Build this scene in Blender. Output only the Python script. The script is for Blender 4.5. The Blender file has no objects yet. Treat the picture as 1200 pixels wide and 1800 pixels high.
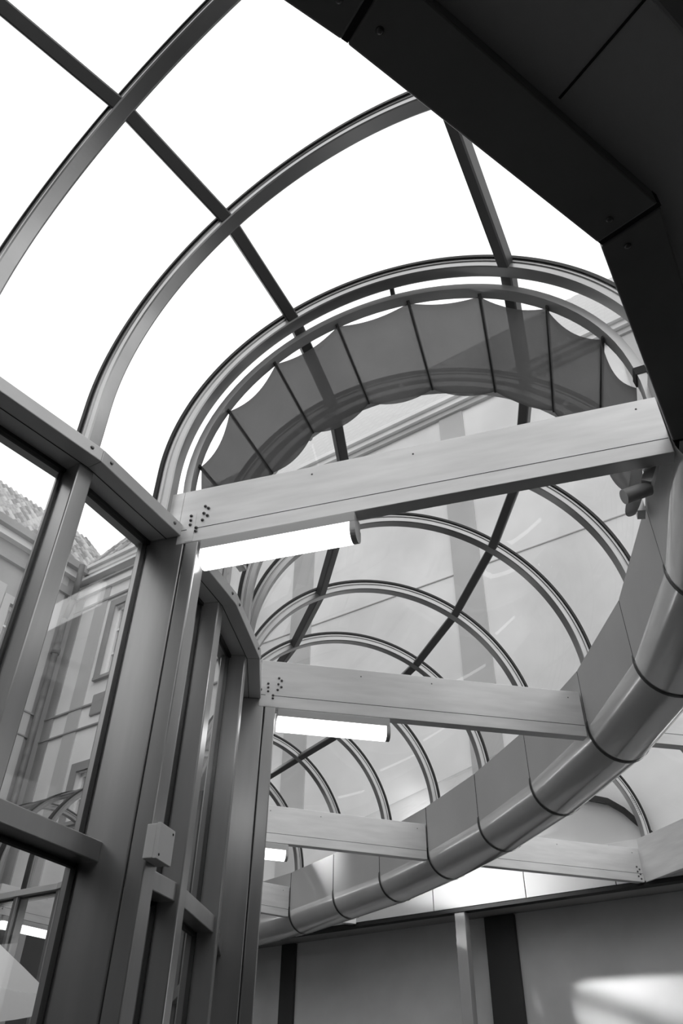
import bpy, bmesh, math, random
from math import sin, cos, radians, pi, hypot, atan2, degrees
from mathutils import Matrix, Vector

random.seed(7)
S = 2.2            # metres per plan unit
EYE = 1.6          # eye height in metres
FZ = -EYE / S      # floor level in plan units (camera sits at 0,0,0 of the plan units)

# ------------------------------------------------------------------ camera, light, exposure
sc = bpy.context.scene
cd = bpy.data.cameras.new('camera'); cam = bpy.data.objects.new('camera', cd)
sc.collection.objects.link(cam); sc.camera = cam
cd.sensor_fit = 'VERTICAL'; cd.sensor_height = 36.0; cd.lens = 36.0 * 1370.8 / 1800.0
cd.clip_start = 0.02; cd.clip_end = 300
RC = Matrix(((0.9999, -0.0171, 0.0), (-0.0109, -0.6394, -0.7688), (0.0131, 0.7687, -0.6395)))
cam.matrix_world = Matrix.Translation((0, 0, EYE)) @ RC.to_4x4()

sc.view_settings.view_transform = 'Standard'
sc.view_settings.look = 'None'
sc.view_settings.exposure = 0.0
sc.view_settings.gamma = 1.0
sc.view_settings.use_curve_mapping = False
try:
    sc.cycles.transparent_max_bounces = 64
    sc.cycles.max_bounces = 10
    sc.cycles.diffuse_bounces = 5
    sc.cycles.glossy_bounces = 4
    sc.cycles.sample_clamp_indirect = 6
except Exception:
    pass

SKY = 1.65
world = bpy.data.worlds.new('overcast_sky'); sc.world = world
world.use_nodes = True
nt = world.node_tree; nt.nodes.clear()
wo = nt.nodes.new('ShaderNodeOutputWorld'); bg = nt.nodes.new('ShaderNodeBackground')
tc = nt.nodes.new('ShaderNodeTexCoord'); nz = nt.nodes.new('ShaderNodeTexNoise'); cr = nt.nodes.new('ShaderNodeValToRGB')
nz.inputs['Scale'].default_value = 1.6; nz.inputs['Detail'].default_value = 5
cr.color_ramp.elements[0].position = 0.3; cr.color_ramp.elements[0].color = (0.86, 0.86, 0.86, 1)
cr.color_ramp.elements[1].position = 0.6; cr.color_ramp.elements[1].color = (1, 1, 1, 1)
nt.links.new(tc.outputs['Generated'], nz.inputs['Vector']); nt.links.new(nz.outputs['Fac'], cr.inputs['Fac'])
nt.links.new(cr.outputs['Color'], bg.inputs['Color']); nt.links.new(bg.outputs['Background'], wo.inputs['Surface'])
bg.inputs['Strength'].default_value = SKY

# added area light standing in for sun thrown back by a side-wing window
gd = bpy.data.lights.new('window_glint', 'AREA'); go = bpy.data.objects.new('window_glint', gd); sc.collection.objects.link(go)
gd.shape = 'RECTANGLE'; gd.size = .9; gd.size_y = 1.7; gd.energy = 16; gd.spread = radians(3.5)
g_from = Vector((-3.80 * S, 4.95 * S, EYE + 3.95 * S)); g_to = Vector((.98 * S, 4.20 * S, EYE + .80 * S))
go.location = g_from; go.rotation_euler = (g_to - g_from).to_track_quat('-Z', 'Y').to_euler()

# ------------------------------------------------------------------ materials
def nodes_of(name):
    m = bpy.data.materials.new(name); m.use_nodes = True
    m.node_tree.nodes.clear()
    return m, m.node_tree

def mat(name, val, rough=0.5, metal=0.0, var=0.0, scale=6.0, stretch=(1, 1, 1), bump=0.0, detail=4, coat=0.0, spec=0.5):
    m, t = nodes_of(name)
    o = t.nodes.new('ShaderNodeOutputMaterial'); p = t.nodes.new('ShaderNodeBsdfPrincipled')
    t.links.new(p.outputs[0], o.inputs[0])
    p.inputs['Roughness'].default_value = rough; p.inputs['Metallic'].default_value = metal
    p.inputs['Specular IOR Level'].default_value = spec
    p.inputs['Coat Weight'].default_value = coat
    p.inputs['Base Color'].default_value = (val, val, val, 1)
    if var > 0 or bump > 0:
        c = t.nodes.new('ShaderNodeTexCoord'); mp = t.nodes.new('ShaderNodeMapping'); n = t.nodes.new('ShaderNodeTexNoise')
        mp.inputs['Scale'].default_value = stretch; n.inputs['Scale'].default_value = scale; n.inputs['Detail'].default_value = detail
        t.links.new(c.outputs['Object'], mp.inputs[0]); t.links.new(mp.outputs[0], n.inputs['Vector'])
        r = t.nodes.new('ShaderNodeValToRGB')
        lo, hi = val * (1 - var), min(1, val * (1 + var))
        r.color_ramp.elements[0].position = 0.3; r.color_ramp.elements[0].color = (lo, lo, lo, 1)
        r.color_ramp.elements[1].position = 0.7; r.color_ramp.elements[1].color = (hi, hi, hi, 1)
        t.links.new(n.outputs['Fac'], r.inputs[0]); t.links.new(r.outputs[0], p.inputs['Base Color'])
        if bump > 0:
            b = t.nodes.new('ShaderNodeBump'); b.inputs['Strength'].default_value = bump; b.inputs['Distance'].default_value = 0.01
            t.links.new(n.outputs['Fac'], b.inputs['Height']); t.links.new(b.outputs[0], p.inputs['Normal'])
    return m

M = {}
M['alu'] = mat('brushed_aluminium', 0.42, 0.30, 0.75, 0.10, 3.0, (3, 3, 0.35), detail=6)
M['alu_head'] = mat('header_aluminium', 0.60, 0.4, 0.3, 0.06, 3.0)  # column aluminium made paler, the header's light from above put into the colour
M['alu_beam'] = mat('beam_aluminium', 0.90, 0.40, 0.35, 0.07, 3.0, (1, 1, 7), detail=6)
M['alu_arch'] = mat('arch_aluminium', 0.44, 0.32, 0.85, 0.06, 5.0, spec=0.3)
M['bar'] = mat('glazing_bar_metal', 0.12, 0.45, 0.5)
M['gasket'] = mat('black_rubber', 0.012, 0.6)
M['seam'] = mat('dark_joint', 0.02, 0.7)
M['screw'] = mat('steel_screw', 0.18, 0.35, 0.9)
M['panel'] = mat('painted_panel', 0.50, 0.45, 0.1, 0.05, 2.0)
M['pipe'] = mat('lacquered_pipe_metal', 0.88, 0.2, 0.35, 0.06, 2.0, coat=0.6)
M['pipeband'] = mat('pipe_joint_band', 0.07, 0.45, 0.3)
M['dark'] = mat('anthracite_cladding', 0.24, 0.4, 0.1, 0.18, 1.4)  # one even grey, darker than the pipe metal
M['soffit'] = mat('anthracite_soffit', 0.62, 0.6, 0.0, 0.06, 1.2)  # one even mid grey
M['white'] = mat('white_enamel', 0.62, 0.4)
M['boxplastic'] = mat('grey_plastic', 0.75, 0.5)
M['wall'] = mat('plaster_wall', 0.85, 0.85, 0, 0.06, 2.2)
M['wallstripe'] = mat('dark_grey_panel', 0.06, 0.6)
M['soffitlight'] = mat('grey_soffit_board', 0.40, 0.8)
M['strip'] = mat('satin_metal_fascia', 0.85, 0.3, 0.25, 0.04, 1.5)
M['floor'] = mat('stone_floor', 0.035, 0.7, 0, 0.2, 2.0)
M['court'] = mat('courtyard_paving', 0.06, 0.9, 0, 0.2, 1.5)
M['facade'] = mat('old_plaster', 0.88, 0.9, 0, 0.12, 0.9, detail=8)
M['facade2'] = mat('old_plaster_band', 0.55, 0.9, 0, 0.10, 1.2, detail=8)
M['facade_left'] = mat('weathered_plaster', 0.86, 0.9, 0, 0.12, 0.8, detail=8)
M['facade_dark'] = mat('weathered_stone', 0.33, 0.9, 0, 0.15, 1.2, detail=8)
M['pale'] = mat('pale_render', 0.55, 0.9)
M['winframe'] = mat('white_window_frame', 0.95, 0.6)
M['winglass'] = mat('dark_window_glass', 0.20, 0.12, 0.0, spec=0.8)
M['curtain'] = mat('light_curtain', 0.40, 0.9)
M['pipe_zinc'] = mat('old_zinc', 0.16, 0.6, 0.4, 0.3, 6)
M['plinth'] = mat('dark_stone_plinth', 0.07, 0.9, 0, 0.2, 2.0)
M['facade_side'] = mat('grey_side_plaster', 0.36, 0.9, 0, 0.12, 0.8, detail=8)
M['track'] = mat('track_aluminium', 0.62, 0.35, 0.6)
M['rib'] = mat('dark_rib_tape', 0.05, 0.8)

def tile_mat():
    m, t = nodes_of('clay_roof_tiles')
    o = t.nodes.new('ShaderNodeOutputMaterial'); p = t.nodes.new('ShaderNodeBsdfPrincipled'); t.links.new(p.outputs[0], o.inputs[0])
    p.inputs['Roughness'].default_value = 0.9
    c = t.nodes.new('ShaderNodeTexCoord'); n = t.nodes.new('ShaderNodeTexNoise'); n.inputs['Scale'].default_value = 7
    n.inputs['Detail'].default_value = 6
    r = t.nodes.new('ShaderNodeValToRGB')
    r.color_ramp.elements[0].color = (0.26,) * 3 + (1,); r.color_ramp.elements[1].color = (0.42,) * 3 + (1,); r.color_ramp.elements[0].position = .35; r.color_ramp.elements[1].position = .65
    t.links.new(c.outputs['Object'], n.inputs['Vector']); t.links.new(n.outputs['Fac'], r.inputs[0]); t.links.new(r.outputs[0], p.inputs['Base Color'])
    return m
M['tile'] = tile_mat()
M['tile_b'] = mat('pale_clay_tile', 0.5, 0.9)
M['tile_c'] = mat('dark_clay_tile', 0.2, 0.9)

def emis(name, s):
    m, t = nodes_of(name)
    o = t.nodes.new('ShaderNodeOutputMaterial'); e = t.nodes.new('ShaderNodeEmission'); t.links.new(e.outputs[0], o.inputs[0])
    e.inputs['Strength'].default_value = s
    return m
M['tube'] = emis('lit_diffuser', 4.0)

def glass_mat(name, haze, refl=1.0, scale=1.3):
    m, t = nodes_of(name); N = t.nodes; L = t.links
    o = N.new('ShaderNodeOutputMaterial')
    tr = N.new('ShaderNodeBsdfTransparent'); tr.inputs[0].default_value = (0.955, 0.955, 0.955, 1)
    gl = N.new('ShaderNodeBsdfGlossy'); gl.inputs['Roughness'].default_value = 0.01
    df = N.new('ShaderNodeBsdfDiffuse'); df.inputs[0].default_value = (0.8, 0.8, 0.8, 1)
    tl = N.new('ShaderNodeBsdfTranslucent'); tl.inputs[0].default_value = (0.8, 0.8, 0.8, 1)
    dd = N.new('ShaderNodeMixShader'); dd.inputs[0].default_value = 0.5
    L.new(df.outputs[0], dd.inputs[1]); L.new(tl.outputs[0], dd.inputs[2])
    ge = N.new('ShaderNodeNewGeometry'); dt = N.new('ShaderNodeVectorMath'); dt.operation = 'DOT_PRODUCT'
    L.new(ge.outputs['Incoming'], dt.inputs[0]); L.new(ge.outputs['Normal'], dt.inputs[1])
    def mth(op, a, b=None):
        q = N.new('ShaderNodeMath'); q.operation = op
        for i_, v_ in enumerate((a, b)):
            if v_ is None: continue
            if isinstance(v_, (int, float)): q.inputs[i_].default_value = v_
            else: L.new(v_, q.inputs[i_])
        return q.outputs[0]
    c1 = mth('SUBTRACT', 1.0, mth('ABSOLUTE', dt.outputs['Value']))
    fz = mth('ADD', mth('MULTIPLY', mth('POWER', c1, 5.0), 0.9), 0.045)
    class _o: pass
    mu = _o(); mu.outputs = [mth('MULTIPLY', fz, refl)]
    mx = N.new('ShaderNodeMixShader'); L.new(mu.outputs[0], mx.inputs[0]); L.new(tr.outputs[0], mx.inputs[1]); L.new(gl.outputs[0], mx.inputs[2])
    c = N.new('ShaderNodeTexCoord'); n = N.new('ShaderNodeTexNoise'); n.inputs['Scale'].default_value = scale; n.inputs['Detail'].default_value = 7
    mp = N.new('ShaderNodeMapping'); mp.inputs['Scale'].default_value = (1, 1, 0.5)
    L.new(c.outputs['Object'], mp.inputs[0]); L.new(mp.outputs[0], n.inputs['Vector'])
    r = N.new('ShaderNodeMapRange'); r.inputs[1].default_value = 0.35; r.inputs[2].default_value = 0.75
    r.inputs[3].default_value = haze * 0.5; r.inputs[4].default_value = haze * 1.6
    L.new(n.outputs['Fac'], r.inputs[0])
    m2 = N.new('ShaderNodeMixShader'); L.new(r.outputs[0], m2.inputs[0]); L.new(mx.outputs[0], m2.inputs[1]); L.new(dd.outputs[0], m2.inputs[2])
    L.new(m2.outputs[0], o.inputs[0])
    return m
M['glass'] = glass_mat('clear_glazing', 0.012, 1.0)
M['vaultglass'] = glass_mat('dusty_roof_glazing', 0.03, 0.8)

def fabric_mat():
    m, t = nodes_of('translucent_blind_fabric'); N = t.nodes; L = t.links
    o = N.new('ShaderNodeOutputMaterial')
    tr = N.new('ShaderNodeBsdfTransparent'); df = N.new('ShaderNodeBsdfDiffuse'); tl = N.new('ShaderNodeBsdfTranslucent')
    df.inputs[0].default_value = (0.26,) * 3 + (1,); tl.inputs[0].default_value = (0.16,) * 3 + (1,)
    c = N.new('ShaderNodeTexCoord'); n = N.new('ShaderNodeTexNoise'); n.inputs['Scale'].default_value = 5; n.inputs['Detail'].default_value = 8
    L.new(c.outputs['Object'], n.inputs['Vector'])
    r = N.new('ShaderNodeMapRange'); r.inputs[3].default_value = 0.17; r.inputs[4].default_value = 0.28; L.new(n.outputs['Fac'], r.inputs[0])
    L.new(r.outputs[0], tl.inputs[0])
    a = N.new('ShaderNodeMixShader'); a.inputs[0].default_value = 0.6; L.new(df.outputs[0], a.inputs[1]); L.new(tl.outputs[0], a.inputs[2])
    b = N.new('ShaderNodeMixShader'); b.inputs[0].default_value = 0.24; L.new(a.outputs[0], b.inputs[1]); L.new(tr.outputs[0], b.inputs[2])
    L.new(b.outputs[0], o.inputs[0])
    return m
M['fabric'] = fabric_mat()
def canvas():
    m, t = nodes_of('sunlit_canvas'); N = t.nodes; L = t.links  # plain white translucent cloth
    o = N.new('ShaderNodeOutputMaterial'); df = N.new('ShaderNodeBsdfDiffuse'); tl = N.new('ShaderNodeBsdfTranslucent'); a = N.new('ShaderNodeMixShader')
    df.inputs[0].default_value = (0.97,) * 3 + (1,); tl.inputs[0].default_value = (0.97,) * 3 + (1,); a.inputs[0].default_value = 0.5
    L.new(df.outputs[0], a.inputs[1]); L.new(tl.outputs[0], a.inputs[2]); L.new(a.outputs[0], o.inputs[0]); return m
M['parasol'] = canvas()

# ------------------------------------------------------------------ helpers
col = sc.collection
def W(x, y, z):
    return (x * S, y * S, EYE + z * S)

def tag(o, label=None, cat=None, group=None, kind=None):
    if label: o['label'] = label
    if cat: o['category'] = cat
    if group: o['group'] = group
    if kind: o['kind'] = kind
    return o

def empty(name, x, y, z):
    o = bpy.data.objects.new(name, None); col.objects.link(o); o.location = W(x, y, z)
    o.empty_display_size = 0.1
    return o

class MB:
    """collects shapes in plan units; build() links them as one mesh object"""
    def __init__(self): self.v = []; self.f = []; self.sm = []
    def add(self, vs, fs, smooth=False):
        b = len(self.v); self.v += [W(*p) for p in vs]
        for f in fs: self.f.append([b + i for i in f]); self.sm.append(smooth)
        return self
    def box(self, O, d, s0, s1, w0, w1, z0, z1):
        t = (-d[1], d[0])
        P = lambda s, w, z: (O[0] + d[0] * s + t[0] * w, O[1] + d[1] * s + t[1] * w, z)
        vs = [P(s, w, z) for z in (z0, z1) for (s, w) in ((s0, w0), (s1, w0), (s1, w1), (s0, w1))]
        return self.add(vs, [(3, 2, 1, 0), (4, 5, 6, 7), (0, 1, 5, 4), (1, 2, 6, 5), (2, 3, 7, 6), (3, 0, 4, 7)])
    def prism(self, pts, z0, z1):
        n = len(pts); vs = [(x, y, z0) for x, y in pts] + [(x, y, z1) for x, y in pts]
        fs = [list(range(n))[::-1], list(range(n, 2 * n))] + [(i, (i + 1) % n, n + (i + 1) % n, n + i) for i in range(n)]
        return self.add(vs, fs)
    def loft(self, rings, closed=True, caps=True, smooth=False):
        n = len(rings[0]); vs = [p for r in rings for p in r]; fs = []
        for i in range(len(rings) - 1):
            for j in range(n if closed else n - 1):
                a = i * n + j; b = i * n + (j + 1) % n
                fs.append((a, b, b + n, a + n))
        b0 = len(self.f)
        self.add(vs, fs, smooth)
        if caps and closed:
            self.add(rings[0], [list(range(n))[::-1]]); self.add(rings[-1], [list(range(n))])
        return self
    def cyl(self, a, b, r, n=12, r2=None, smooth=True):
        a = Vector(a); b = Vector(b); ax = (b - a).normalized()
        u = ax.orthogonal().normalized(); v = ax.cross(u); r2 = r if r2 is None else r2
        ring = lambda c, rr: [tuple(c + u * (rr * cos(2 * pi * i / n)) + v * (rr * sin(2 * pi * i / n))) for i in range(n)]
        return self.loft([ring(a, r), ring(b, r2)], smooth=smooth)
    def dome(self, c, ax, r, h=None, n=10):
        c = Vector(c); ax = Vector(ax).normalized(); u = ax.orthogonal().normalized(); v = ax.cross(u); h = h or r
        rings = []
        for k in range(5):
            a = pi / 2 * k / 4 * 0.96
            rings.append([tuple(c + ax * (h * sin(a)) + u * (r * cos(a) * cos(2 * pi * i / n)) + v * (r * cos(a) * sin(2 * pi * i / n))) for i in range(n)])
        return self.loft(rings, smooth=True)
    def build(self, name, m, parent=None, bevel=0.0, solid=0.0, flip=True):
        me = bpy.data.meshes.new(name); me.from_pydata(self.v, [], self.f)
        for p, s in zip(me.polygons, self.sm): p.use_smooth = s
        bm = bmesh.new(); bm.from_mesh(me)
        bmesh.ops.remove_doubles(bm, verts=bm.verts, dist=1e-6)
        if flip: bmesh.ops.recalc_face_normals(bm, faces=bm.faces)
        bm.to_mesh(me); bm.free()
        me.materials.append(m)
        o = bpy.data.objects.new(name, me); col.objects.link(o)
        if parent is not None:
            o.parent = parent; o.matrix_parent_inverse = Matrix.Translation(parent.location).inverted()
        if bevel > 0:
            b = o.modifiers.new('bevel', 'BEVEL'); b.width = bevel; b.segments = 2; b.limit_method = 'ANGLE'; b.angle_limit = radians(40)
        if solid > 0:
            b = o.modifiers.new('solid', 'SOLIDIFY'); b.thickness = solid; b.offset = 0
        return o

class Many:
    """same calls as MB, but every shape becomes an object of its own"""
    def __init__(self): self.p = []
    def _do(self, fn, *a, **k): getattr(self.p.append(MB()) or self.p[-1], fn)(*a, **k); return self
    def dome(self, *a, **k): return self._do('dome', *a, **k)
    def cyl(self, *a, **k): return self._do('cyl', *a, **k)
    def box(self, *a, **k): return self._do('box', *a, **k)
    def prism(self, *a, **k): return self._do('prism', *a, **k)
    def build(self, *a, **k): return [q.build(*a, **k) for q in self.p]

def struct(o, kind='structure'):
    o['kind'] = kind; return o
def norm(v):
    l = hypot(*v); return (v[0] / l, v[1] / l)
def add2(a, b, s=1.0): return (a[0] + b[0] * s, a[1] + b[1] * s)
def lerp(a, b, f): return (a[0] * (1 - f) + b[0] * f, a[1] * (1 - f) + b[1] * f)

# ------------------------------------------------------------------ plan of the curved gallery
T = {0: (.594, .991), 1: (.714, 1.394), 2: (.766, 1.797), 3: (.749, 2.201), 4: (.666, 2.655), 5: (.547, 3.060), 6: (.390, 3.450),
     7: (.203, 3.828), 8: (-.010, 4.150), 9: (-.239, 4.497), 10: (-.515, 4.805), 11: (-.845, 5.045), 12: (-1.18, 5.290), 13: (-1.515, 5.525)}
Q = {-1: (-.451, 1.066), 0: (-.335, 1.289), 1: (-.243, 1.549), 2: (-.205, 1.804), 3: (-.219, 2.032), -2: (-.6295, .8377)}
D = {-1: norm((.8477, -.5306)), -2: norm((.782, -.623))}          # direction from glass wall across the gallery
for k in (0, 1, 2, 3): D[k] = norm((T[k][0] - Q[k][0], T[k][1] - Q[k][1]))
ND = {4: 14.0, 5: 15.5, 6: 17.2, 7: 24.0, 8: 31.0, 9: 34.0, 10: 39.0, 11: 45.0, 12: 52.0, 13: 55.0}
LEN = 0.98
for k, a in ND.items():
    D[k] = (cos(radians(a)), sin(radians(a))); Q[k] = add2(T[k], D[k], -LEN)
D[-3] = (cos(radians(-48)), sin(radians(-48)))
Q[-3] = (Q[-2][0] - .28 * cos(radians(43)), Q[-2][1] - .28 * sin(radians(43)))
ks = range(-3, 14)
ZC, SC, RO, RI = 1.18, .487, .553, .524       # vault springing, centre, outer and inner radius
ZB0, ZB1 = .977, 1.122                        # tie beams
WA = (.1201, 4.6263); WB = (1.3919, 3.7338)   # line of the building wall behind
wd = norm((WB[0] - WA[0], WB[1] - WA[1])); wn = (-wd[1], wd[0])
def wp(s, n=0.0): return (WA[0] + wd[0] * s + wn[0] * n, WA[1] + wd[1] * s + wn[1] * n)

# ------------------------------------------------------------------ room shell
o = MB().prism([(-1.9, -2.2), (4.2, -2.2), (4.2, 2.1), wp(2.6, .24), wp(-1.9, .24), (-2.0, 4.9), (-1.05, 4.0), (-.42, 2.7), (-.29, 2.0), (-.32, 1.5), (-.6, 1.0), (-1.2, .4)], FZ - .05, FZ).build('floor', M['floor']); struct(o)
# plaster wall under the building, with soffit and strip
o = MB().box(WA, wd, -1.75, 3.6, .215, .30, FZ, ZB0 + .02).build('wall_back', M['wall']); struct(o)
o = MB().box(WA, wd, -1.75, 3.6, .006, .216, .975, .99).build('trim_1', M['soffitlight']); struct(o)
o = MB().box((3.6, -2.2), (0, 1), 0, 4.4, -.05, 0, FZ, 1.0).build('wall_right', M['wallstripe']); struct(o)
o = MB().box((-1.6, -1.9), (1, 0), 0, 5.2, -.05, 0, FZ, 1.0).build('wall_behind', M['wallstripe']); struct(o)
o = MB().prism([(-90, -90), (90, -90), (90, 90), (-90, 90)], FZ - .12, FZ - .065).build('ground', M['court']); struct(o)
# soffit above the photographer
E = {0: (.594, .991), -1: (.359, .602), -2: (-.006, .348), -3: (-.42, .10)}
eo = {}
ek = sorted(E)
for i, k in enumerate(ek):
    a = E[ek[max(0, i - 1)]]; b = E[ek[min(len(ek) - 1, i + 1)]]; t = norm((b[0] - a[0], b[1] - a[1])); eo[k] = (t[1], -t[0])
eo[0] = D[0]
IN = {k: add2(E[k], eo[k], .089) for k in E}
IH = {k: lerp(E[k], IN[k], .3) for k in E}
sp = [IH[-3], IH[-2], IH[-1], IH[0], add2(T[0], D[0], 2.9), (3.6, -1.9), (-1.6, -1.9), (-.9, -.6)]
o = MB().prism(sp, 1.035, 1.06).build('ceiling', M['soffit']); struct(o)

# soffit joint lines (a child of the ceiling)
ceil = o
m = MB()
def ray_line(a, b, w=.0016, z=1.0335):
    d = norm((b[0] - a[0], b[1] - a[1])); L = hypot(b[0] - a[0], b[1] - a[1])
    m.box(a, d, 0, L, -w, w, z, z + .002)
ray_line((.266, .420), (.56, -.02)); ray_line((.55, .78), (1.3, .25)); ray_line((-.10, .17), (.12, -.30))
m.build('panel_joint', M['seam'], ceil)

# near cladding panels (bulkhead edge)
names = {-3: 'dark bulkhead panel running out of the top of the picture', -2: 'long dark bulkhead panel with screws between bright sky and soffit',
         -1: 'dark bulkhead panel running down to the right end of the nearest tie beam'}
for k in (-3, -2, -1):
    r = empty('bulkhead_panel', *E[k], 1.0); tag(r, names[k], 'panel')
    a, b = E[k], E[k + 1]; ai, bi = IN[k], IN[k + 1]
    t = norm((b[0] - a[0], b[1] - a[1])); g = .0045
    a2, b2 = add2(a, t, g), add2(b, t, -g); ai2, bi2 = add2(ai, t, g), add2(bi, t, -g)
    # slightly folded lip along the inner edge
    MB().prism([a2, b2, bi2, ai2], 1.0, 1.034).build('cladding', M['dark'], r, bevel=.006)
    f = Many()
    for fr in (.06, .94):
        c = lerp(lerp(a, b, fr), lerp(ai, bi, fr), .38)
        f.dome((c[0], c[1], 1.0), (0, 0, -1), .005, .003)
    f.build('screw', M['screw'], r)
    m = MB(); m.prism([add2(b, t, -g), add2(b, t, g), add2(bi, t, g), add2(bi, t, -g)], 1.004, 1.034).build('joint', M['seam'], r)
# downstand beam at the top right corner
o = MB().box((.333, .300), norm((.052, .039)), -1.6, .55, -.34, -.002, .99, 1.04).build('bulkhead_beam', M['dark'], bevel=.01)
tag(o, 'deep dark beam cutting off the top right corner of the soffit', 'beam')

# ------------------------------------------------------------------ arches
def arch_pt(O, d, s, z, w):
    t = (-d[1], d[0]); return (O[0] + d[0] * s + t[0] * w, O[1] + d[1] * s + t[1] * w, z)

def arch_path(O, d, sc_, zc, prof, zl, zr, a0=180, a1=0, n=40):
    """prof: closed list of (radius, w). returns loft rings"""
    rings = []
    if zl < zc and a0 == 180: rings.append([arch_pt(O, d, sc_ - r, zl, w) for r, w in prof])
    for i in range(n + 1):
        a = radians(a0 + (a1 - a0) * i / n)
        rings.append([arch_pt(O, d, sc_ + r * cos(a), zc + r * sin(a), w) for r, w in prof])
    if zr < zc and a1 == 0: rings.append([arch_pt(O, d, sc_ + r, zr, w) for r, w in prof])
    return rings

PROF = [(RI, -.013), (RI, .013), (RI + .002, .016), (RI + .015, .016), (RI + .017, .014), (RI + .019, .014), (RI + .021, .017), (RO, .017),
        (RO, -.017), (RI + .021, -.017), (RI + .019, -.014), (RI + .017, -.014), (RI + .015, -.016), (RI + .002, -.016)]
def make_arch(name, O, d, label, cat='arch', sc_=SC, ro=RO, zl=1.028, zr=1.09, holes=False, n=44, a0=180, a1=0):
    r = empty(name, O[0] + d[0] * (sc_ - ro), O[1] + d[1] * (sc_ - ro), zl); tag(r, label, cat)
    k = ro / RO
    dr = ro - RO
    pr = [(a + dr, w) for a, w in PROF]
    MB().loft(arch_path(O, d, sc_, ZC, pr, zl, zr, a0, a1, n), smooth=False).build('rib', M['alu_arch'], r)
    gp = [(ro, -.021), (ro + .009, -.021), (ro + .009, .021), (ro, .021)]
    MB().loft(arch_path(O, d, sc_, ZC, gp, zl, zr, a0, a1, n)).build('gasket', M['gasket'], r)
    if holes:
        h = Many()
        for i in range(10):
            a = radians(14 + i * 1.3)
            for rr in (ro - .009, ro - .019):
                p = arch_pt(O, d, sc_ + rr * cos(a), ZC + rr * sin(a), -.0172)
                h.dome(p, (d[1], -d[0], 0), .0022, .001, 6)
        h.build('drill_hole', M['seam'], r)
    return r

alab = {-3: 'roof arch beyond the top left corner, over the glass wall behind the viewer',
        -2: 'large roof arch sweeping from the left edge to the top edge, nearest of all',
        -1: 'second roof arch, landing beside the slim near mullion and vanishing behind the bulkhead',
        0: 'roof arch right above the nearest tie beam, in front of the pleated blind',
        1: 'roof arch seen as a shadow through the pleated fabric blind',
        2: 'roof arch whose right half curves down below the nearest tie beam',
        3: 'full round roof arch above the second tie beam, widest one framed below the first beam',
        4: 'roof arch just behind the second tie beam, one inside the widest round arch',
        5: 'lowest small roof arch peeping over the second tie beam',
        6: 'roof arch above the third tie beam, right leg meeting the fascia past the second lamp',
        7: 'roof arch just past the third tie beam, ending at its top edge',
        8: 'roof arch crossing the bright glazing left of the third beam, second past it',
        9: 'roof arch over the small fourth tie beam, short leg seen beside the third lamp',
        10: 'first far roof arch seen through the courtyard glass at lower left',
        11: 'second far roof arch seen through the courtyard glass at lower left',
        12: 'third far roof arch seen through the courtyard glass at lower left',
        13: 'last far roof arch near the left edge, seen across the courtyard'}
for k in ks:
    make_arch('roof_arch', Q[k], D[k], alab[k], n=180 if k < 4 else 90)

# ------------------------------------------------------------------ glazed bays (panes and glazing bars)
RG = .5545
def bay(i, A, dA, B, dB, sc_, ro, zl, zr, segs=((180, 120), (120, 60), (60, 0)), barang=(120, 60), nm='window'):
    r = empty('%s_%d' % (nm, i), (A[0] + B[0]) / 2, (A[1] + B[1]) / 2, zl); r['kind'] = 'structure'
    rg = ro + .0025
    for a0, a1 in segs:
        rows = []
        def P(O, d, a): return (O[0] + d[0] * (sc_ + rg * cos(a)), O[1] + d[1] * (sc_ + rg * cos(a)), ZC + rg * sin(a))
        def V(O, d, sgn, z): return (O[0] + d[0] * (sc_ + rg * sgn), O[1] + d[1] * (sc_ + rg * sgn), z)
        if a0 == 180: rows.append((V(A, dA, -1, zl), V(B, dB, -1, zl)))
        n = 12
        for j in range(n + 1):
            a = radians(a0 + (a1 - a0) * j / n); rows.append((P(A, dA, a), P(B, dB, a)))
        if a1 == 0: rows.append((V(A, dA, 1, zr), V(B, dB, 1, zr)))
        vs = [p for row in rows for p in row]; fs = [(2 * j, 2 * j + 1, 2 * j + 3, 2 * j + 2) for j in range(len(rows) - 1)]
        MB().add(vs, fs, True).build('glass_pane', M['vaultglass'], r)
    for a in barang:
        a = radians(a)
        ca, sa = cos(a), sin(a)
        def C(O, d, rr, off):   # off along tangential direction of the arch
            s = sc_ + rr * ca - off * sa; z = ZC + rr * sa + off * ca
            return (O[0] + d[0] * s, O[1] + d[1] * s, z)
        pr = [(ro - .028, -.012), (ro - .028, .012), (ro - .024, .015), (ro + .001, .015), (ro + .001, -.015), (ro - .024, -.015)]
        MB().loft([[C(A, dA, *p) for p in pr], [C(B, dB, *p) for p in pr]]).build('glazing_bar', M['bar'], r)
for i, k in enumerate(list(ks)[:-1]):
    bay(i + 1, Q[k], D[k], Q[k + 1], D[k + 1], SC, RO, 1.028, 1.15)

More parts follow.
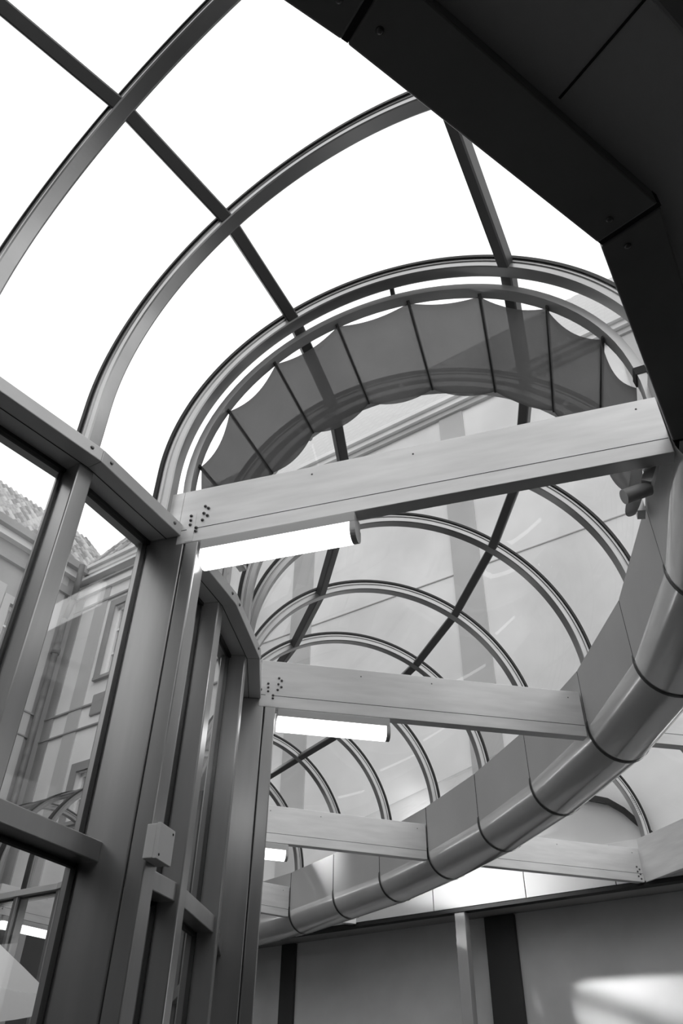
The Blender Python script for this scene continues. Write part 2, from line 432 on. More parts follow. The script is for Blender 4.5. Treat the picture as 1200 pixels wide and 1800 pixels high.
# ------------------------------------------------------------------ header rail, columns, mullions, glass wall on the courtyard side
GS = -.074        # glass plane offset behind the header face
def wp2(k, s): return add2(Q[k], D[k], s)
for k in list(ks)[:-1]:
    a, b = wp2(k, 0), wp2(k + 1, 0)
    # header inset at main columns
    r = empty('header_rail', *lerp(a, b, .5), 1.0)
    hl = {-3: 'header rail over the glass wall behind the viewer, off the left edge',
          -2: 'header rail entering at the left edge, with a folded corner at its right end',
          -1: 'header rail between the slim near mullion and the wide front column',
          0: 'header rail just past the wide front column, beneath the first lamp',
          1: 'header rail over the second bay past the front column, with a folded corner',
          2: 'steep header rail ending at the second column beside the second tie beam'}
    tag(r, hl[k] if k in hl else 'far header rail, %s' % {3: 'first past the second column', 4: 'second past the second column', 5: 'last before the third tie beam',
        6: 'first past the third tie beam', 7: 'second past the third tie beam', 8: 'last before the fourth tie beam', 9: 'seen across the courtyard by the fourth beam',
        10: 'seen across the courtyard under the first far arch', 11: 'seen across the courtyard under the second far arch', 12: 'seen across the courtyard near the left edge'}[k], 'rail')
    pr = lambda s0, s1: [wp2(k, s0), wp2(k, s1), wp2(k + 1, s1), wp2(k + 1, s0)]
    MB().prism(pr(-.11, 0), 1.0, 1.03).build('box_section', M['alu_head'], r, bevel=.004)
    MB().prism(pr(-.0345, -.033), .9992, 1.0).build('groove', M['seam'], r)
    MB().prism(pr(-.082, -.070), .992, 1.0).build('gasket', M['gasket'], r)
    t = norm((b[0] - a[0], b[1] - a[1])); L = hypot(b[0] - a[0], b[1] - a[1]); sm = Many()
    for u_ in (.025, L - .025):
        p = add2(a, t, u_); sm.dome((p[0], p[1], 1.016), (t[1], -t[0], 0), .0042, .003)
    sm.build('screw', M['screw'], r)

main = (-3, 0, 3, 6, 9, 12)
collab = {-3: 'wide aluminium column behind the viewer at the glass wall',
          0: 'wide front aluminium column carrying the nearest tie beam and the small grey box',
          3: 'second wide aluminium column, carrying the left end of the second tie beam',
          6: 'third wide aluminium column, at the left end of the third tie beam',
          9: 'fourth wide aluminium column, at the small far tie beam',
          12: 'fifth wide aluminium column across the courtyard'}
mlab = {-2: 'slim mullion of the glass wall beyond the left edge', -1: 'slim mullion at left between the first two courtyard panes, below the folded rail corner',
        1: 'slim mullion directly right of the wide front column', 2: 'slim mullion left of the second wide column',
        4: 'slim far mullion, first past the second column', 5: 'slim far mullion, second past the second column', 7: 'slim far mullion, first past the third column',
        8: 'slim far mullion, second past the third column', 10: 'slim mullion across the courtyard, first past the fourth column', 11: 'slim mullion across the courtyard, second past the fourth column',
        13: 'slim mullion at the far end across the courtyard'}
for k in ks:
    O, d = Q[k], D[k]
    if k in main:
        r = empty('column', *O, FZ); tag(r, collab[k], 'column')
        MB().box(O, d, -.10, .010, 0, .036, FZ, 1.0).box(O, d, -.10, .012, .002, .034, 1.0, 1.028).build('shaft', M['alu'], r, bevel=.005)
        MB().box(O, d, .0125, .044, 0, .036, FZ, .985).build('front_profile', M['alu'], r, bevel=.006)
        MB().box(O, d, .0095, .013, .003, .033, FZ, .98).build('joint', M['seam'], r)
        MB().box(O, d, -.086, -.0765, -.004, .040, FZ, 1.0).build('gasket', M['gasket'], r)
        MB().box(O, d, .0125, .030, -.0015, .0005, .98, 1.055).build('connection_plate', M['alu_beam'], r)
        rv = Many()
        t = (-d[1], d[0])
        for s, z in ((.018, 1.048), (.0185, 1.036), (.019, 1.024), (.048, 1.068), (.056, 1.061), (.047, 1.049), (.056, 1.041), (.046, 1.031), (.034, 1.013), (.034, 1.004)):
            p = arch_pt(O, d, s, z, -.0018); rv.dome(p, (-t[0], -t[1], 0), .0036, .0035)
        rv.build('rivet', M['screw'], r)
    else:
        r = empty('mullion', *O, FZ); tag(r, mlab[k], 'mullion')
        MB().box(O, d, -.10, -.036, -.018, .018, FZ, 1.0).build('shaft', M['alu'], r, bevel=.006)
        MB().box(O, d, -.086, -.077, -.0225, .0225, FZ, 1.0).build('gasket', M['gasket'], r)

TR = [(-.086, .360, .388)]
panelab = 14
for i, k in enumerate(list(ks)[:-1]):
    r = empty('window_%d' % (21 + i), *lerp(wp2(k, GS), wp2(k + 1, GS), .5), FZ); r['kind'] = 'structure'
    w0 = .036 if k in main else .018
    w1 = 0 if (k + 1) in main else .018
    def edge(s, off0, off1):
        a = wp2(k, s); b = wp2(k + 1, s); t = norm((b[0] - a[0], b[1] - a[1])); return add2(a, t, off0), add2(b, t, -off1)
    a, b = edge(GS, w0 - .004, w1 - .004)
    for z0, z1 in ((FZ + .03, .352), (.392, .998)):
        MB().prism([a, b, add2(b, D[k + 1], -.006), add2(a, D[k], -.006)], z0, z1).build('glass_pane', M['glass'], r)
    a0, b0 = edge(-.10, w0, w1); a1, b1 = edge(-.040, w0, w1)
    MB().prism([a0, b0, b1, a1], .356, .388).build('transom', M['alu'], r, bevel=.004)
    a0, b0 = edge(-.086, w0, w1); a1, b1 = edge(-.0765, w0, w1)
    Many().prism([a0, b0, b1, a1], .349, .3555).prism([a0, b0, b1, a1], .3885, .393).prism([a0, b0, b1, a1], FZ, FZ + .03).build('gasket', M['gasket'], r)

# ------------------------------------------------------------------ tie beams
def tie(O, d, s0, s1, label, w0=-.0008, w1=.030):
    p = add2(O, d, s0)
    r = empty('tie_beam', *p, ZB0); tag(r, label, 'beam')
    MB().box(O, d, s0, s1, w0, w1, ZB0, ZB1).build('box_section', M['alu_beam'], r, bevel=.003)
    MB().box(O, d, s0 + .002, s1 - .002, w0 - .0003, w0 + .001, 1.0118, 1.0132).build('joint', M['seam'], r)
    t = (-d[1], d[0]); sm = Many()
    for f in (.3, .52, .96):
        p = arch_pt(O, d, s0 + (s1 - s0) * f, 1.10, w0); sm.dome(p, (-t[0], -t[1], 0), .0022, .0015, 6)
    sm.build('screw', M['screw'], r)
    return r
t0_ = tie(Q[0], D[0], -.008, .972, 'nearest tie beam, rising to the right in front of the pleated blind')
MB().box(Q[0], D[0], -.052, -.0082, -.0008, .030, 1.032, ZB1).build('end_cleat', M['alu_beam'], t0_, bevel=.003)
tie(Q[3], D[3], -.005, .975, 'second tie beam, nearly level, with the second lamp under its left end')
tie(Q[6], D[6], -.005, .975, 'third tie beam, ending at the pipe below the second lamp')
tie(Q[9], D[9], -.005, .975, 'fourth and farthest inner tie beam, a short stub beside the second column')
tie(Q[12], D[12], -.005, .975, 'tie beam across the courtyard in the far gallery')

# ------------------------------------------------------------------ lamps
def lamp(O, d, s0, s1, label, w=.015, strength=None):
    r = empty('tube_light', *add2(O, d, s0), .915); tag(r, label, 'lamp')
    MB().box(O, d, s0, s1, w - .021, w + .021, .950, .9735).build('housing', M['white'], r, bevel=.004)
    n = 12; prof = []
    for i in range(n + 1):
        a = pi * i / n; prof.append((.021 * cos(a), -.020 * sin(a)))
    prof = [(.021, .016)] + prof + [(-.021, .016)]
    t = (-d[1], d[0])
    def ring(s): return [(O[0] + d[0] * s + t[0] * (w + a), O[1] + d[1] * s + t[1] * (w + a), .934 + b) for a, b in prof]
    MB().loft([ring(s0 + .002), ring(s1 - .010)], smooth=False).build('diffuser', M['tube'], r)
    MB().loft([ring(s1 - .010), ring(s1 + .001)]).build('end_cap', M['white'], r)
    Many().box(O, d, s0 + .05, s0 + .08, w - .01, w + .01, .973, .9775).box(O, d, s1 - .08, s1 - .05, w - .01, w + .01, .973, .9775).build('mounting_clip', M['white'], r)
    return r
lamp(Q[0], D[0], .052, .380, 'lit tube lamp under the left half of the nearest tie beam')
lamp(Q[3], D[3], .050, .372, 'lit tube lamp under the left half of the second tie beam')
lamp(Q[6], D[6], .050, .372, 'lit tube lamp, short glowing piece right of the second column')
lamp(Q[9], D[9], .050, .372, 'lamp under the farthest inner tie beam, beside the second column')
lamp(Q[12], D[12], .050, .372, 'lit tube lamp seen across the courtyard through the lower left pane')

# ------------------------------------------------------------------ fascia panels and pipe
flab = ['first past the nearest tie beam', 'second, with its seam running down to the pipe', 'third, ending at the second tie beam',
        'fourth, first one below the second tie beam', 'fifth, in the middle below the second tie beam', 'sixth, ending at the third tie beam', 'seventh, first below the third tie beam',
        'eighth, in the middle below the third tie beam', 'ninth, ending at the farthest tie beam', 'tenth, partly behind the second column', 'eleventh, far away behind the second column',
        'twelfth, far away behind the second column', 'thirteenth and last one']
RP = .098
def circ_ring(k, r, shift=0.0, n=40):
    d = D[k]; a, b = T[max(0, k - 1)], T[min(13, k + 1)]; t = norm((b[0] - a[0], b[1] - a[1]))
    O = add2(T[k], t, shift); c = 1 / max(.9, abs(d[0] * t[1] - d[1] * t[0]))
    return [(O[0] + d[0] * (RP + r * cos(2 * pi * i / n)), O[1] + d[1] * (RP + r * cos(2 * pi * i / n)), 1.008 + r * sin(2 * pi * i / n)) for i in range(n)]
for k in range(0, 13):
    a, b = T[k], T[k + 1]; t = norm((b[0] - a[0], b[1] - a[1])); g = .0014
    a1, b1 = add2(a, t, g), add2(b, t, -g)
    ti = 1.002; r = empty('fascia_panel', *lerp(a, b, .5), 1.0); tag(r, 'grey fascia panel above the pipe, ' + flab[k], 'panel')
    MB().prism([a1, b1, add2(b1, D[k + 1], .012), add2(a1, D[k], .012)], 1.006, 1.196).build('sheet', M['panel'], r, bevel=.002)
    MB().prism([add2(b, t, -.004), add2(b, t, .004), add2(add2(b, t, .004), D[k + 1], .008), add2(add2(b, t, -.004), D[k + 1], .008)], 1.006, 1.194) \
        .prism([add2(a, D[k], .003), add2(b, D[k + 1], .003), add2(b, D[k + 1], .010), add2(a, D[k], .010)], .999, 1.006).build('joint', M['seam'], r)
    r = empty('pipe_segment', *lerp(a, b, .5), .91)
    tag(r, 'polished pipe segment, ' + flab[k].split(',')[0] + {0: ', emerging from the dark bulkhead', 1: ' from the bulkhead, where the pipe bends left', 2: ' from the bulkhead, ending by the second tie beam'}.get(k, ' counted from the dark bulkhead'), 'pipe')
    MB().loft([circ_ring(k, RP), circ_ring(k + 1, RP)], smooth=True, caps=False).build('shell', M['pipe'], r)
    MB().loft([circ_ring(k + 1, RP + .0022, -.006), circ_ring(k + 1, RP + .0022, .006)], smooth=True, caps=False).build('joint_band', M['pipeband'], r)
    sm = Many()
    for f in (.03, .5, .97):
        p = lerp(a, b, f); p = add2(p, D[k], .0035)
        sm.dome((p[0], p[1], .992), (-D[k][0], -D[k][1], -.3), .0026, .002, 6)
    sm.build('screw', M['screw'], r)
# closing plate above the pipe (gutter tray) and outer fascia
OD = dict(D); OD[6] = norm((WB[0] - T[6][0], WB[1] - T[6][1])); OD[5] = (cos(radians(13.7)), sin(radians(13.7))); OD[4] = (cos(radians(11.8)), sin(radians(11.8)))
gt = [T[k] for k in range(0, 14)] + [add2(T[k], D[k], .26) for k in range(13, -1, -1)]
m = MB()
for k in range(0, 13): m.prism([add2(T[k], D[k], .012), add2(T[k + 1], D[k + 1], .012), add2(T[k + 1], D[k + 1], .25), add2(T[k], D[k], .25)], 1.112, 1.12)
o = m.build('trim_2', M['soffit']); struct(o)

# ------------------------------------------------------------------ outer aisle: arches, header, beams, glazing
OL = 1.04
OP = {k: add2(T[k], OD[k], OL) for k in range(0, 6)}; OP[6] = WB
OP[9] = WA
OC, ORA = .689, .420
olab = {1: 'outer aisle arch beyond the right edge, first past the bulkhead', 2: 'outer aisle arch beyond the right edge, second past the bulkhead', 3: 'outer aisle arch over the outer part of the second tie beam',
        4: 'outer aisle arch hidden behind the pipe, first past the second beam', 5: 'outer aisle arch hidden behind the pipe, second past the second beam',
        6: 'outer aisle arch at lower right with small drill holes, standing where two beams meet'}
for k in range(1, 7):
    make_arch('aisle_arch', T[k], OD[k], olab[k], sc_=OC, ro=ORA, zl=1.12, zr=1.12, holes=(k == 6), n=90)
for i, k in enumerate(range(1, 6)):
    bay(41 + i, T[k], OD[k], T[k + 1], OD[k + 1], OC, ORA, 1.115, 1.12)
# glazing from the last outer arch to the building wall
A6 = T[6]
def fan():
    r = empty('window_47', *WA, 1.2); r['kind'] = 'structure'
    rows = []
    O9, d9, c9, r9 = T[9], norm((WA[0] - T[9][0], WA[1] - T[9][1])), .30, .07
    for j in range(0, 25):
        a = radians(180 - 180 * j / 24)
        p = (A6[0] + OD[6][0] * (OC + ORA * cos(a)), A6[1] + OD[6][1] * (OC + ORA * cos(a)), ZC + ORA * sin(a))
        q = (O9[0] + d9[0] * (c9 + r9 * cos(a)), O9[1] + d9[1] * (c9 + r9 * cos(a)), ZC + r9 * sin(a) * 4.2)
        rows += [p, q]
    MB().add(rows, [(2 * j, 2 * j + 1, 2 * j + 3, 2 * j + 2) for j in range(24)], True).build('glass_pane', M['vaultglass'], r)
fan()
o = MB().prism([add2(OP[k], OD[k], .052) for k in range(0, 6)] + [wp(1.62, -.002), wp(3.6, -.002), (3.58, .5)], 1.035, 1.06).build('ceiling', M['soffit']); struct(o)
# dark flashing curve where the aisle vault meets the building wall
pts = [(.60, 1.50), (.852, 1.505), (1.10, 1.475), (1.30, 1.432), (1.366, 1.406), (1.443, 1.375), (1.509, 1.319), (1.557, 1.259), (1.627, 1.173)]
rings = []
for i, (s, z) in enumerate(pts):
    q = pts[min(i + 1, len(pts) - 1)]; p = pts[max(i - 1, 0)]; tx = norm((q[0] - p[0], q[1] - p[1])); nx = (-tx[1], tx[0])
    rings.append([(*wp(s + nx[0] * a, b), z + nx[1] * a) for a, b in ((-.014, .045), (.014, .045), (.014, .072), (-.014, .072))])
o = MB().loft(rings).build('wall_flashing', M['gasket']); tag(o, 'black curved flashing on the building wall behind the outer aisle arch', 'flashing')

for k in range(0, 6):
    a, b = OP[k], OP[k + 1]
    r = MB().prism([a, b, add2(b, OD[k + 1], .05 if k < 5 else .003), add2(a, OD[k], .05)], ZB0, 1.164).build('aisle_header', M['alu_beam'], bevel=.004)
    tag(r, 'tall outer aisle header, %s' % {5: 'rising to the right edge from the rivet joint at lower right', 4: 'next one beyond the right edge', 3: 'beyond the right edge past the second beam',
        2: 'beyond the right edge before the second beam', 1: 'beyond the right edge above the hall', 0: 'beyond the right edge beside the bulkhead'}[k], 'beam')
t3 = tie(T[3], OD[3], .17, OL - .002, 'outer part of the second tie beam, right of the pipe at the picture edge')
t6 = tie(T[6], OD[6], .17, OL - .004, 'outer part of the third tie beam, running right to the riveted joint')
d9 = norm((WA[0] - T[9][0], WA[1] - T[9][1]))
t9 = tie(T[9], d9, .17, hypot(WA[0] - T[9][0], WA[1] - T[9][1]) - .004, 'short outer stub of the farthest tie beam, under the pipe')
rv = Many(); t = (-OD[6][1], OD[6][0])
for s, z in ((1.01, 1.040), (1.022, 1.030), (1.01, 1.020), (1.022, 1.010), (1.01, 1.000), (1.022, .990)):
    rv.dome(arch_pt(T[6], OD[6], s, z, -.0005), (-t[0], -t[1], 0), .0045, .004)
rv.build('rivet', M['screw'], t6)
lamp(OP[5], norm((OP[4][0] - OP[5][0], OP[4][1] - OP[5][1])), .02, .30, 'lit tube lamp just cut by the right edge below the tall header', w=.05)

# satin strip along the building wall
slab = {0: 'behind the farthest beam stub', 1: 'left of the free post', 2: 'brightest one above the free post', 3: 'between the free post and the riveted joint', 4: 'at the riveted joint', 5: 'at the right edge', 6: 'beyond the right edge'}
edges = [-.9, -.02, .471, .978, 1.42, 1.9, 2.4, 3.4]
for i in range(7):
    s0, s1 = edges[i] + .002, edges[i + 1] - .002
    r = empty('wall_fascia', *wp((s0 + s1) / 2), .975); tag(r, 'satin metal fascia strip on the building wall, ' + slab[i], 'panel')
    MB().box(WA, wd, s0, s1, 0, .012, .985, 1.164).build('sheet', M['strip'], r, bevel=.002)
    MB().box(WA, wd, s0 - .002, s1 + .002, .002, .05, .966, .9845).build('bottom_lip', M['seam'], r)
    MB().box(WA, wd, s1 - .001, s1 + .003, .004, .012, .985, 1.16).build('joint', M['seam'], r)

# free post and dark recess panels on the plaster wall
o = MB().box(wp(.612, .005), wd, -.028, .028, 0, .05, FZ, .965).build('free_post', M['alu_head'], bevel=.006)
tag(o, 'slim metal post standing before the plaster wall beside a dark vertical panel', 'post')
o = MB().box(wp(.735, .195), wd, -.082, .082, 0, .03, FZ, .972).build('wall_pilaster', M['wallstripe'], bevel=.003)
tag(o, 'dark vertical panel on the plaster wall right of the slim post', 'panel')
o = MB().box(wp(-.61, .195), wd, -.05, .05, 0, .03, FZ, .972).build('wall_pilaster', M['wallstripe'], bevel=.003)
tag(o, 'narrow dark vertical panel on the plaster wall beside the second column', 'panel')
o = MB().box(wp(-.76, .005), wd, -.028, .028, 0, .05, FZ, .965).build('free_post', M['alu_head'], bevel=.006)
tag(o, 'slim post partly hidden by the second column, left of the narrow dark panel', 'post')

# ------------------------------------------------------------------ small grey box on the front column
r = empty('junction_box', *add2(Q[0], D[0], .05), .375); tag(r, 'small pale grey junction box screwed to the edge of the front column', 'box')
O, d = Q[0], D[0]
MB().box(O, d, .0445, .062, -.014, .034, .352, .404).build('body', M['boxplastic'], r, bevel=.003)
MB().box(O, d, .0625, .069, -.015, .035, .351, .405).build('lid', M['boxplastic'], r, bevel=.002)
sm = Many()
for w, z in ((.028, .398), (-.008, .358)):
    sm.dome(arch_pt(O, d, .0692, z, w), (d[0], d[1], 0), .0022, .001, 8)
sm.build('screw', M['seam'], r)

# ------------------------------------------------------------------ pleated blind under the vault
r = empty('fabric_blind', *add2(Q[0], D[0], .5), 1.6); tag(r, 'scalloped grey fabric blind hung in folds beneath the arches above the nearest tie beam', 'blind')
def bl(w, a, rr):
    """point on blind: w 0..1 from arch 0 to arch 1, angle a (deg), radius rr"""
    A = lerp(Q[0], Q[1], w); dd = norm(lerp(D[0], D[1], w)); a = radians(a)
    s = SC + rr * cos(a); return (A[0] + dd[0] * s, A[1] + dd[1] * s, ZC + rr * sin(a))
W0, W1 = .12, .93
def shr(a): return 0.0 if a > 60 else -.021 * min(1, (60 - a) / 50)
ribs_a = [174, 153, 132, 110, 88, 67, 46, 25]
ends = [204] + ribs_a + [4, -24]
def ang_end(i, g, a): return a - 14 * g if (i == 0 and a > 180) else (a + 20 * g if a < -20 else a)
NU, NV = 12, 14
vs = []; fs = []; cols = 0
for i in range(len(ends) - 1):
    a0, a1 = ends[i], ends[i + 1]
    for j in range(NU + (1 if i == len(ends) - 2 else 0)):
        f = j / NU
        for q in range(NV + 1):
            g = q / NV; a = ang_end(i, g, a0) + (ang_end(i, g, a1) - ang_end(i, g, a0)) * f; w = W0 + .012 + (W1 - W0 - .012) * g
            rr = .492 + (.472 - .492) * g
            sag = .034 * 4 * f * (1 - f) * (1 + .25 * sin(g * 5 + i))
            edge = .018 * 4 * f * (1 - f)
            wv = w + (edge / .27) * 0
            p = bl(wv, a, rr + shr(a))
            up = max(0.15, sin(radians(max(0, min(180, a)))))
            px, pz = -cos(radians(a)) * sag * .5, -sag * (.5 + .5 * up)
            # ripple
            rip = .002 * sin(14 * g + 3 * i) * sin(pi * f)
            d_ = D[0]
            vs.append((p[0] + d_[0] * px, p[1] + d_[1] * px, p[2] + pz + rip))
        cols += 1
for c in range(cols - 1):
    for q in range(NV):
        b = c * (NV + 1) + q; fs.append((b, b + 1, b + NV + 2, b + NV + 1))
MB().add(vs, fs, True).build('fabric', M['fabric'], r, solid=.0015)
for a in ribs_a:
    p0 = Vector(bl(W0, a, .497 + shr(a))); p1 = Vector(bl(W1 + .01, a, .474 + shr(a)))
    MB().cyl(p0, p1, .0042, 8).build('batten', M['rib'], r)
def track(w, rr, a0, a1, zend=None):
    rings = []
    for i in range(61):
        a = a0 + (a1 - a0) * i / 60
        rings.append([bl(w + ww, a, rr + q + shr(a)) for q, ww in ((-.009, -.04), (-.009, .04), (.009, .04), (.009, -.04))])
    return rings
MB().loft(track(W0, .508, 208, -28)).build('front_track', M['track'], r)
c0 = bl(W0 - .045, 7, .487); c1 = bl(W0 + .045, 7, .487)
MB().loft([[bl(W0 + ww, 7 + da, .487 + q) for q, ww in ((-.012, -.044), (-.012, .044), (.012, .044), (.012, -.044))] for da in (-1.2, 1.2)]).build('track_bracket', M['rib'], r)
pe = bl(W0, -29, .487)
MB().loft(track(.96, .487, 190, -3)).build('rear_track', M['track'], r)
MB().cyl((pe[0] - .040, pe[1] + .005, .930), (pe[0] + .008, pe[1], .948), .014, 14).build('winder', M['boxplastic'], r)
hb = Many()
for a in (134, 98, 46):
    hb.cyl(bl(.97, a, .47), bl(.97, a, .53), .007, 6)
hb.build('hanger', M['boxplastic'], r)
hb = Many().cyl(bl(W0, 92, .51), bl(W0 - .05, 92, .545), .006, 6); hb.build('hanger', M['rib'], r)

# ------------------------------------------------------------------ the courtyard and the buildings around it
o = MB().prism([(-14, -9), (-1.9, -2.2), (-1.2, .4), (-.6, 1.0), (-.32, 1.5), (-.29, 2.0), (-.42, 2.7), (-1.05, 4.0), (-2.0, 4.9), wp(-1.9, .24), wp(-3.6, .3), (-8, 7)], FZ - .06, FZ - .01).build('ground', M['court']); struct(o)

FT = 4.50      # facade top (cornice underside) height
class Facade:
    def __init__(self, root, O, d): self.r = root; self.O = O; self.d = d     # outward normal = to the right-hand side, w<0 towards the courtyard
    def slab(self, name, m, s0, s1, z0, z1, w0, w1, bevel=0.0): return MB().box(self.O, self.d, s0, s1, w0, w1, z0, z1).build(name, m, self.r, bevel=bevel)
    def wall(self, m, s0, s1, z0, z1, holes, th=.20, plinth=None):
        if plinth:
            MB().box(self.O, self.d, s0, s1, -.01, th, z0, plinth).build('plinth', M['plinth'], self.r); z0 = plinth  # unseen dark wall base, added to cut bounce light onto the arch undersides
            holes = [h for h in holes if h[2] > plinth]
        mb = MB(); hs = sorted(holes)
        ss = sorted(set([s0, s1] + [h[0] for h in hs] + [h[1] for h in hs]))
        for a, b in zip(ss, ss[1:]):
            inside = sorted([(h[2], h[3]) for h in hs if h[0] <= a and h[1] >= b]); z = z0
            for q0, q1 in inside:
                mb.box(self.O, self.d, a, b, 0, th, z, q0); z = q1
            mb.box(self.O, self.d, a, b, 0, th, z, z1)
        return mb.build('wall', m, self.r)
    def window(self, s0, s1, z0, z1, curtain=True, surround=None, cross=2):
        d = self.d; O = self.O; f = .034
        mb = MB()
        mb.box(O, d, s0, s1, .045, .10, z0, z0 + f).box(O, d, s0, s1, .045, .10, z1 - f, z1).box(O, d, s0, s0 + f, .045, .10, z0, z1).box(O, d, s1 - f, s1, .045, .10, z0, z1)
        mid = (s0 + s1) / 2; mb.box(O, d, mid - .014, mid + .014, .043, .10, z0, z1)
        for i in range(1, cross + 1):
            z = z0 + (z1 - z0) * i / (cross + 1); mb.box(O, d, s0, s1, .047, .10, z - .009, z + .009)
        w = mb.build('window', M['winframe'], self.r)
        g = MB().box(O, d, s0 + .01, s1 - .01, .066, .071, z0 + .01, z1 - .01).build('pane', M['winglass'], w)
        g.matrix_parent_inverse = Matrix.Identity(4)
        if curtain:
            c = MB().box(O, d, s0 + .03, s0 + (s1 - s0) * .36, .0635, .066, z0 + .02, z1 - .02).build('curtain', M['curtain'], w); c.matrix_parent_inverse = Matrix.Identity(4)
        MB().box(O, d, s0 - .05, s1 + .05, -.035, .07, z0 - .03, z0).build('window_sill', M['facade_dark'], self.r)
        if surround:
            e = .075
            MB().box(O, d, s0 - e, s0, -.012, .01, z0, z1 + e).box(O, d, s1, s1 + e, -.012, .01, z0, z1 + e).box(O, d, s0, s1, -.012, .01, z1, z1 + e).build('window_surround', surround, self.r)

# long facade behind the vault (its ground floor is the plaster wall)
fr = empty('apartment_building', *wp(0, .1), FZ); tag(fr, 'tall pale plastered building behind the glass vault, with pilasters and string courses', 'building')
F = Facade(fr, add2(WA, wn, .075), wd)
wins = [(-2.80, -2.46, 3.27, 4.03), (-2.80, -2.46, 2.00, 2.42), (-1.75, -1.41, 3.27, 4.03), (-1.75, -1.41, 2.0, 2.42)]
F.wall(M['facade_left'], -3.42, -1.25, FZ, FT, wins, plinth=1.3)
F.wall(M['facade'], -1.25, 5.2, 1.0, FT, [])
F.slab('ledge', M['facade2'], -1.25, 5.2, 1.150, 1.160, -.062, 0)
for w_ in wins: F.window(*w_, surround=M['facade_dark'], cross=2 if w_[3] - w_[2] > .5 else 1)
# pilaster bands
for s0, s1 in ((.73, .93), (-.64, -.45), (2.15, 2.35), (3.6, 3.8)):
    F.slab('pilaster', M['facade2'], s0, s1, 1.2, FT, -.012, .02)
F.slab('pilaster', M['pale'], -3.10, -2.93, FZ, FT, -.012, .02)
F.slab('pilaster', M['facade_dark'], -3.42, -3.30, FZ, FT, -.012, .02)
for z, h, w in ((3.01, .014, .02), (2.80, .012, .02), (1.93, .012, .015)):
    F.slab('string_course', M['facade_dark'], -3.42, -1.25, z, z + h, -w, .01)
F.slab('string_course', M['facade2'], -1.25, 5.2, 3.015, 3.022, -.006, .01)
F.slab('apron_panel', M['facade_dark'], -2.80, -2.46, 2.90, 3.10, -.02, .01, bevel=.02)
# stepped cornice
F.slab('cornice', M['facade_dark'], -3.42, -1.25, FT - .36, FT - .34, -.02, .1)
F.slab('cornice', M['facade_left'], -3.42, -1.25, FT - .20, FT - .12, -.035, .1)
F.slab('cornice', M['facade_dark'], -3.42, -1.25, FT - .12, FT - .10, -.06, .1)
F.slab('cornice', M['facade_left'], -3.42, -1.25, FT - .03, FT, -.08, .1)
F.slab('cornice', M['facade2'], -3.42, 5.2, FT, FT + .05, -.03, .2)
F.slab('cornice', M['facade'], -3.42, 5.2, FT + .05, FT + .10, -.06, .2)
F.slab('cornice', M['facade'], -3.42, 5.2, FT + .10, FT + .14, -.09, .2)
def roof(F_, s0, s1, z, h, depth, lo=-.05, name='roof', ph=.07, m='tile'):
    """rows of half-round tiles running up the slope"""
    mb = MB(); O, d = F_.O, F_.d; t = (-d[1], d[0])
    n = min(130, int((s1 - s0) / ph)); vs = []; fs = []
    sub = 6
    cols_ = n * sub + 1
    rows = 26
    for i in range(cols_):
        s = s0 + (s1 - s0) * i / (cols_ - 1); ph_ = (i % sub) / sub
        bump = (.045 if m == 'tile' else .01) * abs(sin(pi * i / sub / 1.0))
        for j in range(rows + 1):
            f = j / rows; step = .010 * (1 - (j % 2))
            w = lo + (depth - lo) * f; zz = z + h * f + bump + step
            vs.append((O[0] + d[0] * s + t[0] * w, O[1] + d[1] * s + t[1] * w, zz))
    for i in range(cols_ - 1):
        for j in range(rows):
            b = i * (rows + 1) + j; fs.append((b, b + 1, b + rows + 2, b + rows + 1))
    mb.add(vs, fs, False)
    o_ = mb.build(name, M[m], F_.r, solid=.03)
    if m == 'tile':
        for q in ('tile_b', 'tile_c'): o_.data.materials.append(M[q])
        rnd = random.Random(3)
        pick = {}
        for fi, p_ in enumerate(o_.data.polygons):
            key = ((fi // rows) // sub, (fi % rows) // 2)
            if key not in pick: pick[key] = rnd.choice((0, 0, 1, 2))
            p_.material_index = pick[key]
    return o_
roof(F, -3.42, -1.25, FT + .13, 1.45, .85)
roof(F, -1.25, 5.2, FT + .13, 2.1, 1.2, ph=.09, m='pale')
# chimney and skylight on the roof
F.slab('chimney', M['facade_dark'], -3.02, -2.86, FT + .2, 5.10, .12, .30)
dp = MB()
c = wp(-3.36, -.06)
dp.cyl((c[0], c[1], FZ), (c[0], c[1], 4.02), .030, 12)
c2 = wp(-3.30, -.06); dp.cyl((c[0], c[1], 4.0), (c2[0], c2[1], 4.22), .030, 12); dp.cyl((c2[0], c2[1], 4.2), (*wp(-3.22, -.12), 4.56), .030, 12)
dp.cyl((c[0], c[1], 3.62), (c[0], c[1], 3.68), .042, 12)
dp.build('drainpipe', M['pipe_zinc'], fr)

# left wing at right angles, meeting in an inner corner with the drainpipe
cx = wp(-3.42); lr = empty('side_wing', *cx, FZ); tag(lr, 'side wing of the old building at the left edge, with tiled roof and large windows', 'building')
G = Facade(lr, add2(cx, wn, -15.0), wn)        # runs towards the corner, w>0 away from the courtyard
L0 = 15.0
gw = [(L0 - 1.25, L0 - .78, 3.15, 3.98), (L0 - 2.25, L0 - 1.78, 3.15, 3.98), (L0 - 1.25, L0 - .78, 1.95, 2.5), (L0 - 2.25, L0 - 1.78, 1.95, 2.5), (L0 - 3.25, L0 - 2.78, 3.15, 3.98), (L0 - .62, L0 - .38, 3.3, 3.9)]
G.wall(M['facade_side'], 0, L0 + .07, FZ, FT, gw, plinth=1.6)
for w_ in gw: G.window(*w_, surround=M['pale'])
for z, h, w in ((3.01, .014, .02), (2.80, .012, .02), (1.93, .012, .015)): G.slab('string_course', M['facade_dark'], 0, L0, z, z + h, -w, .01)
G.slab('pilaster', M['pale'], L0 - .22, L0 - .10, FZ, FT, -.012, .02)
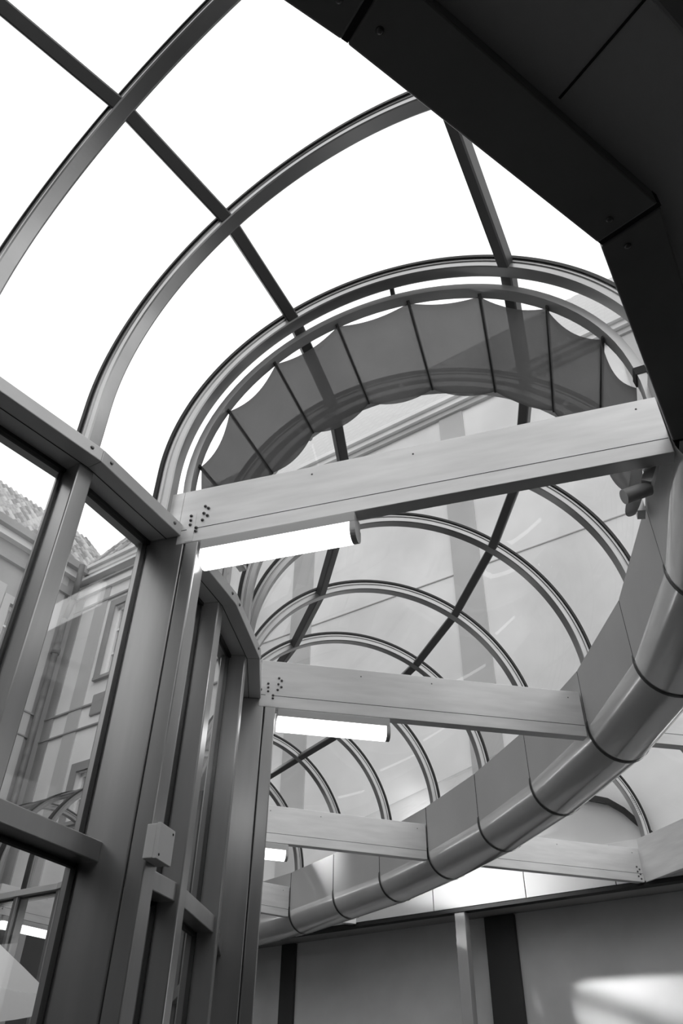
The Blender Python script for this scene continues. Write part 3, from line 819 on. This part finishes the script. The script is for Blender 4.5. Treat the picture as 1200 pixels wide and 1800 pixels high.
G.slab('cornice', M['facade_dark'], 0, L0 + .1, FT - .22, FT - .14, -.04, .2)
G.slab('cornice', M['facade_left'], 0, L0 + .1, FT - .02, FT + .05, -.07, .2)
G.slab('cornice', M['facade_dark'], 0, L0 + .1, FT + .05, FT + .13, -.13, .2)
G.slab('roof', M['tile'], 0, L0 - 6, FT + .12, FT + .7, .1, .9)
roof(G, L0 - 6, L0 + .7, FT + .12, 1.3, 1.1)

rr_ = empty('rear_wing', -2, -5.0, FZ); tag(rr_, 'rear wing closing the courtyard behind the viewer, out of the picture', 'building')
H = Facade(rr_, (6.0, -5.0), (-1.0, 0.0))
H.wall(M['facade_side'], 0, 18, FZ, FT, [(9 + i * 1.2, 9.4 + i * 1.2, 3.2, 4.0) for i in range(5)], plinth=2.0)
for i in range(5): H.window(9 + i * 1.2, 9.4 + i * 1.2, 3.2, 4.0)
MB().add([(-12, -5, FT), (6, -5, FT), (6, -6.4, FT + 1.0), (-12, -6.4, FT + 1.0), (-12, -5.2, FT - .1), (6, -5.2, FT - .1), (6, -6.4, FT - .1), (-12, -6.4, FT - .1)], [(0, 1, 2, 3), (4, 5, 6, 7), (0, 1, 5, 4), (1, 2, 6, 5), (2, 3, 7, 6), (3, 0, 4, 7)]).build('roof', M['tile'], rr_)
# ------------------------------------------------------------------ parasol in the courtyard
pc = (-1.40, 2.60)
r = empty('parasol', *pc, FZ); tag(r, 'big white parasol at the bottom left corner, in the courtyard outside', 'parasol')
n = 8; R_ = .60; rings = []
vs = [(pc[0], pc[1], .71)]; fs = []
NR = 6
for j in range(1, NR + 1):
    f = j / NR
    for i in range(n * 6):
        a = 2 * pi * i / (n * 6); ph_ = (i % 6) / 6.0
        sag = 1 - .06 * sin(pi * ph_)
        rr = R_ * f * sag
        vs.append((pc[0] + rr * cos(a), pc[1] + rr * sin(a), .71 - .36 * f + .02 * sin(pi * f) - .012 * sin(pi * ph_) * f))
m_ = n * 6
for i in range(m_): fs.append((0, 1 + i, 1 + (i + 1) % m_))
for j in range(NR - 1):
    for i in range(m_):
        b = 1 + j * m_; fs.append((b + i, b + m_ + i, b + m_ + (i + 1) % m_, b + (i + 1) % m_))
MB().add(vs, fs, True).build('canopy', M['parasol'], r)
MB().cyl((pc[0], pc[1], FZ), (pc[0], pc[1], .72), .012, 12).build('pole', M['alu'], r)
MB().cyl((pc[0], pc[1], FZ), (pc[0], pc[1], FZ + .04), .13, 20).build('base', M['dark'], r)
MB().cyl((pc[0], pc[1], .60), (pc[0], pc[1], .64), .03, 12).build('crown_hub', M['alu'], r)
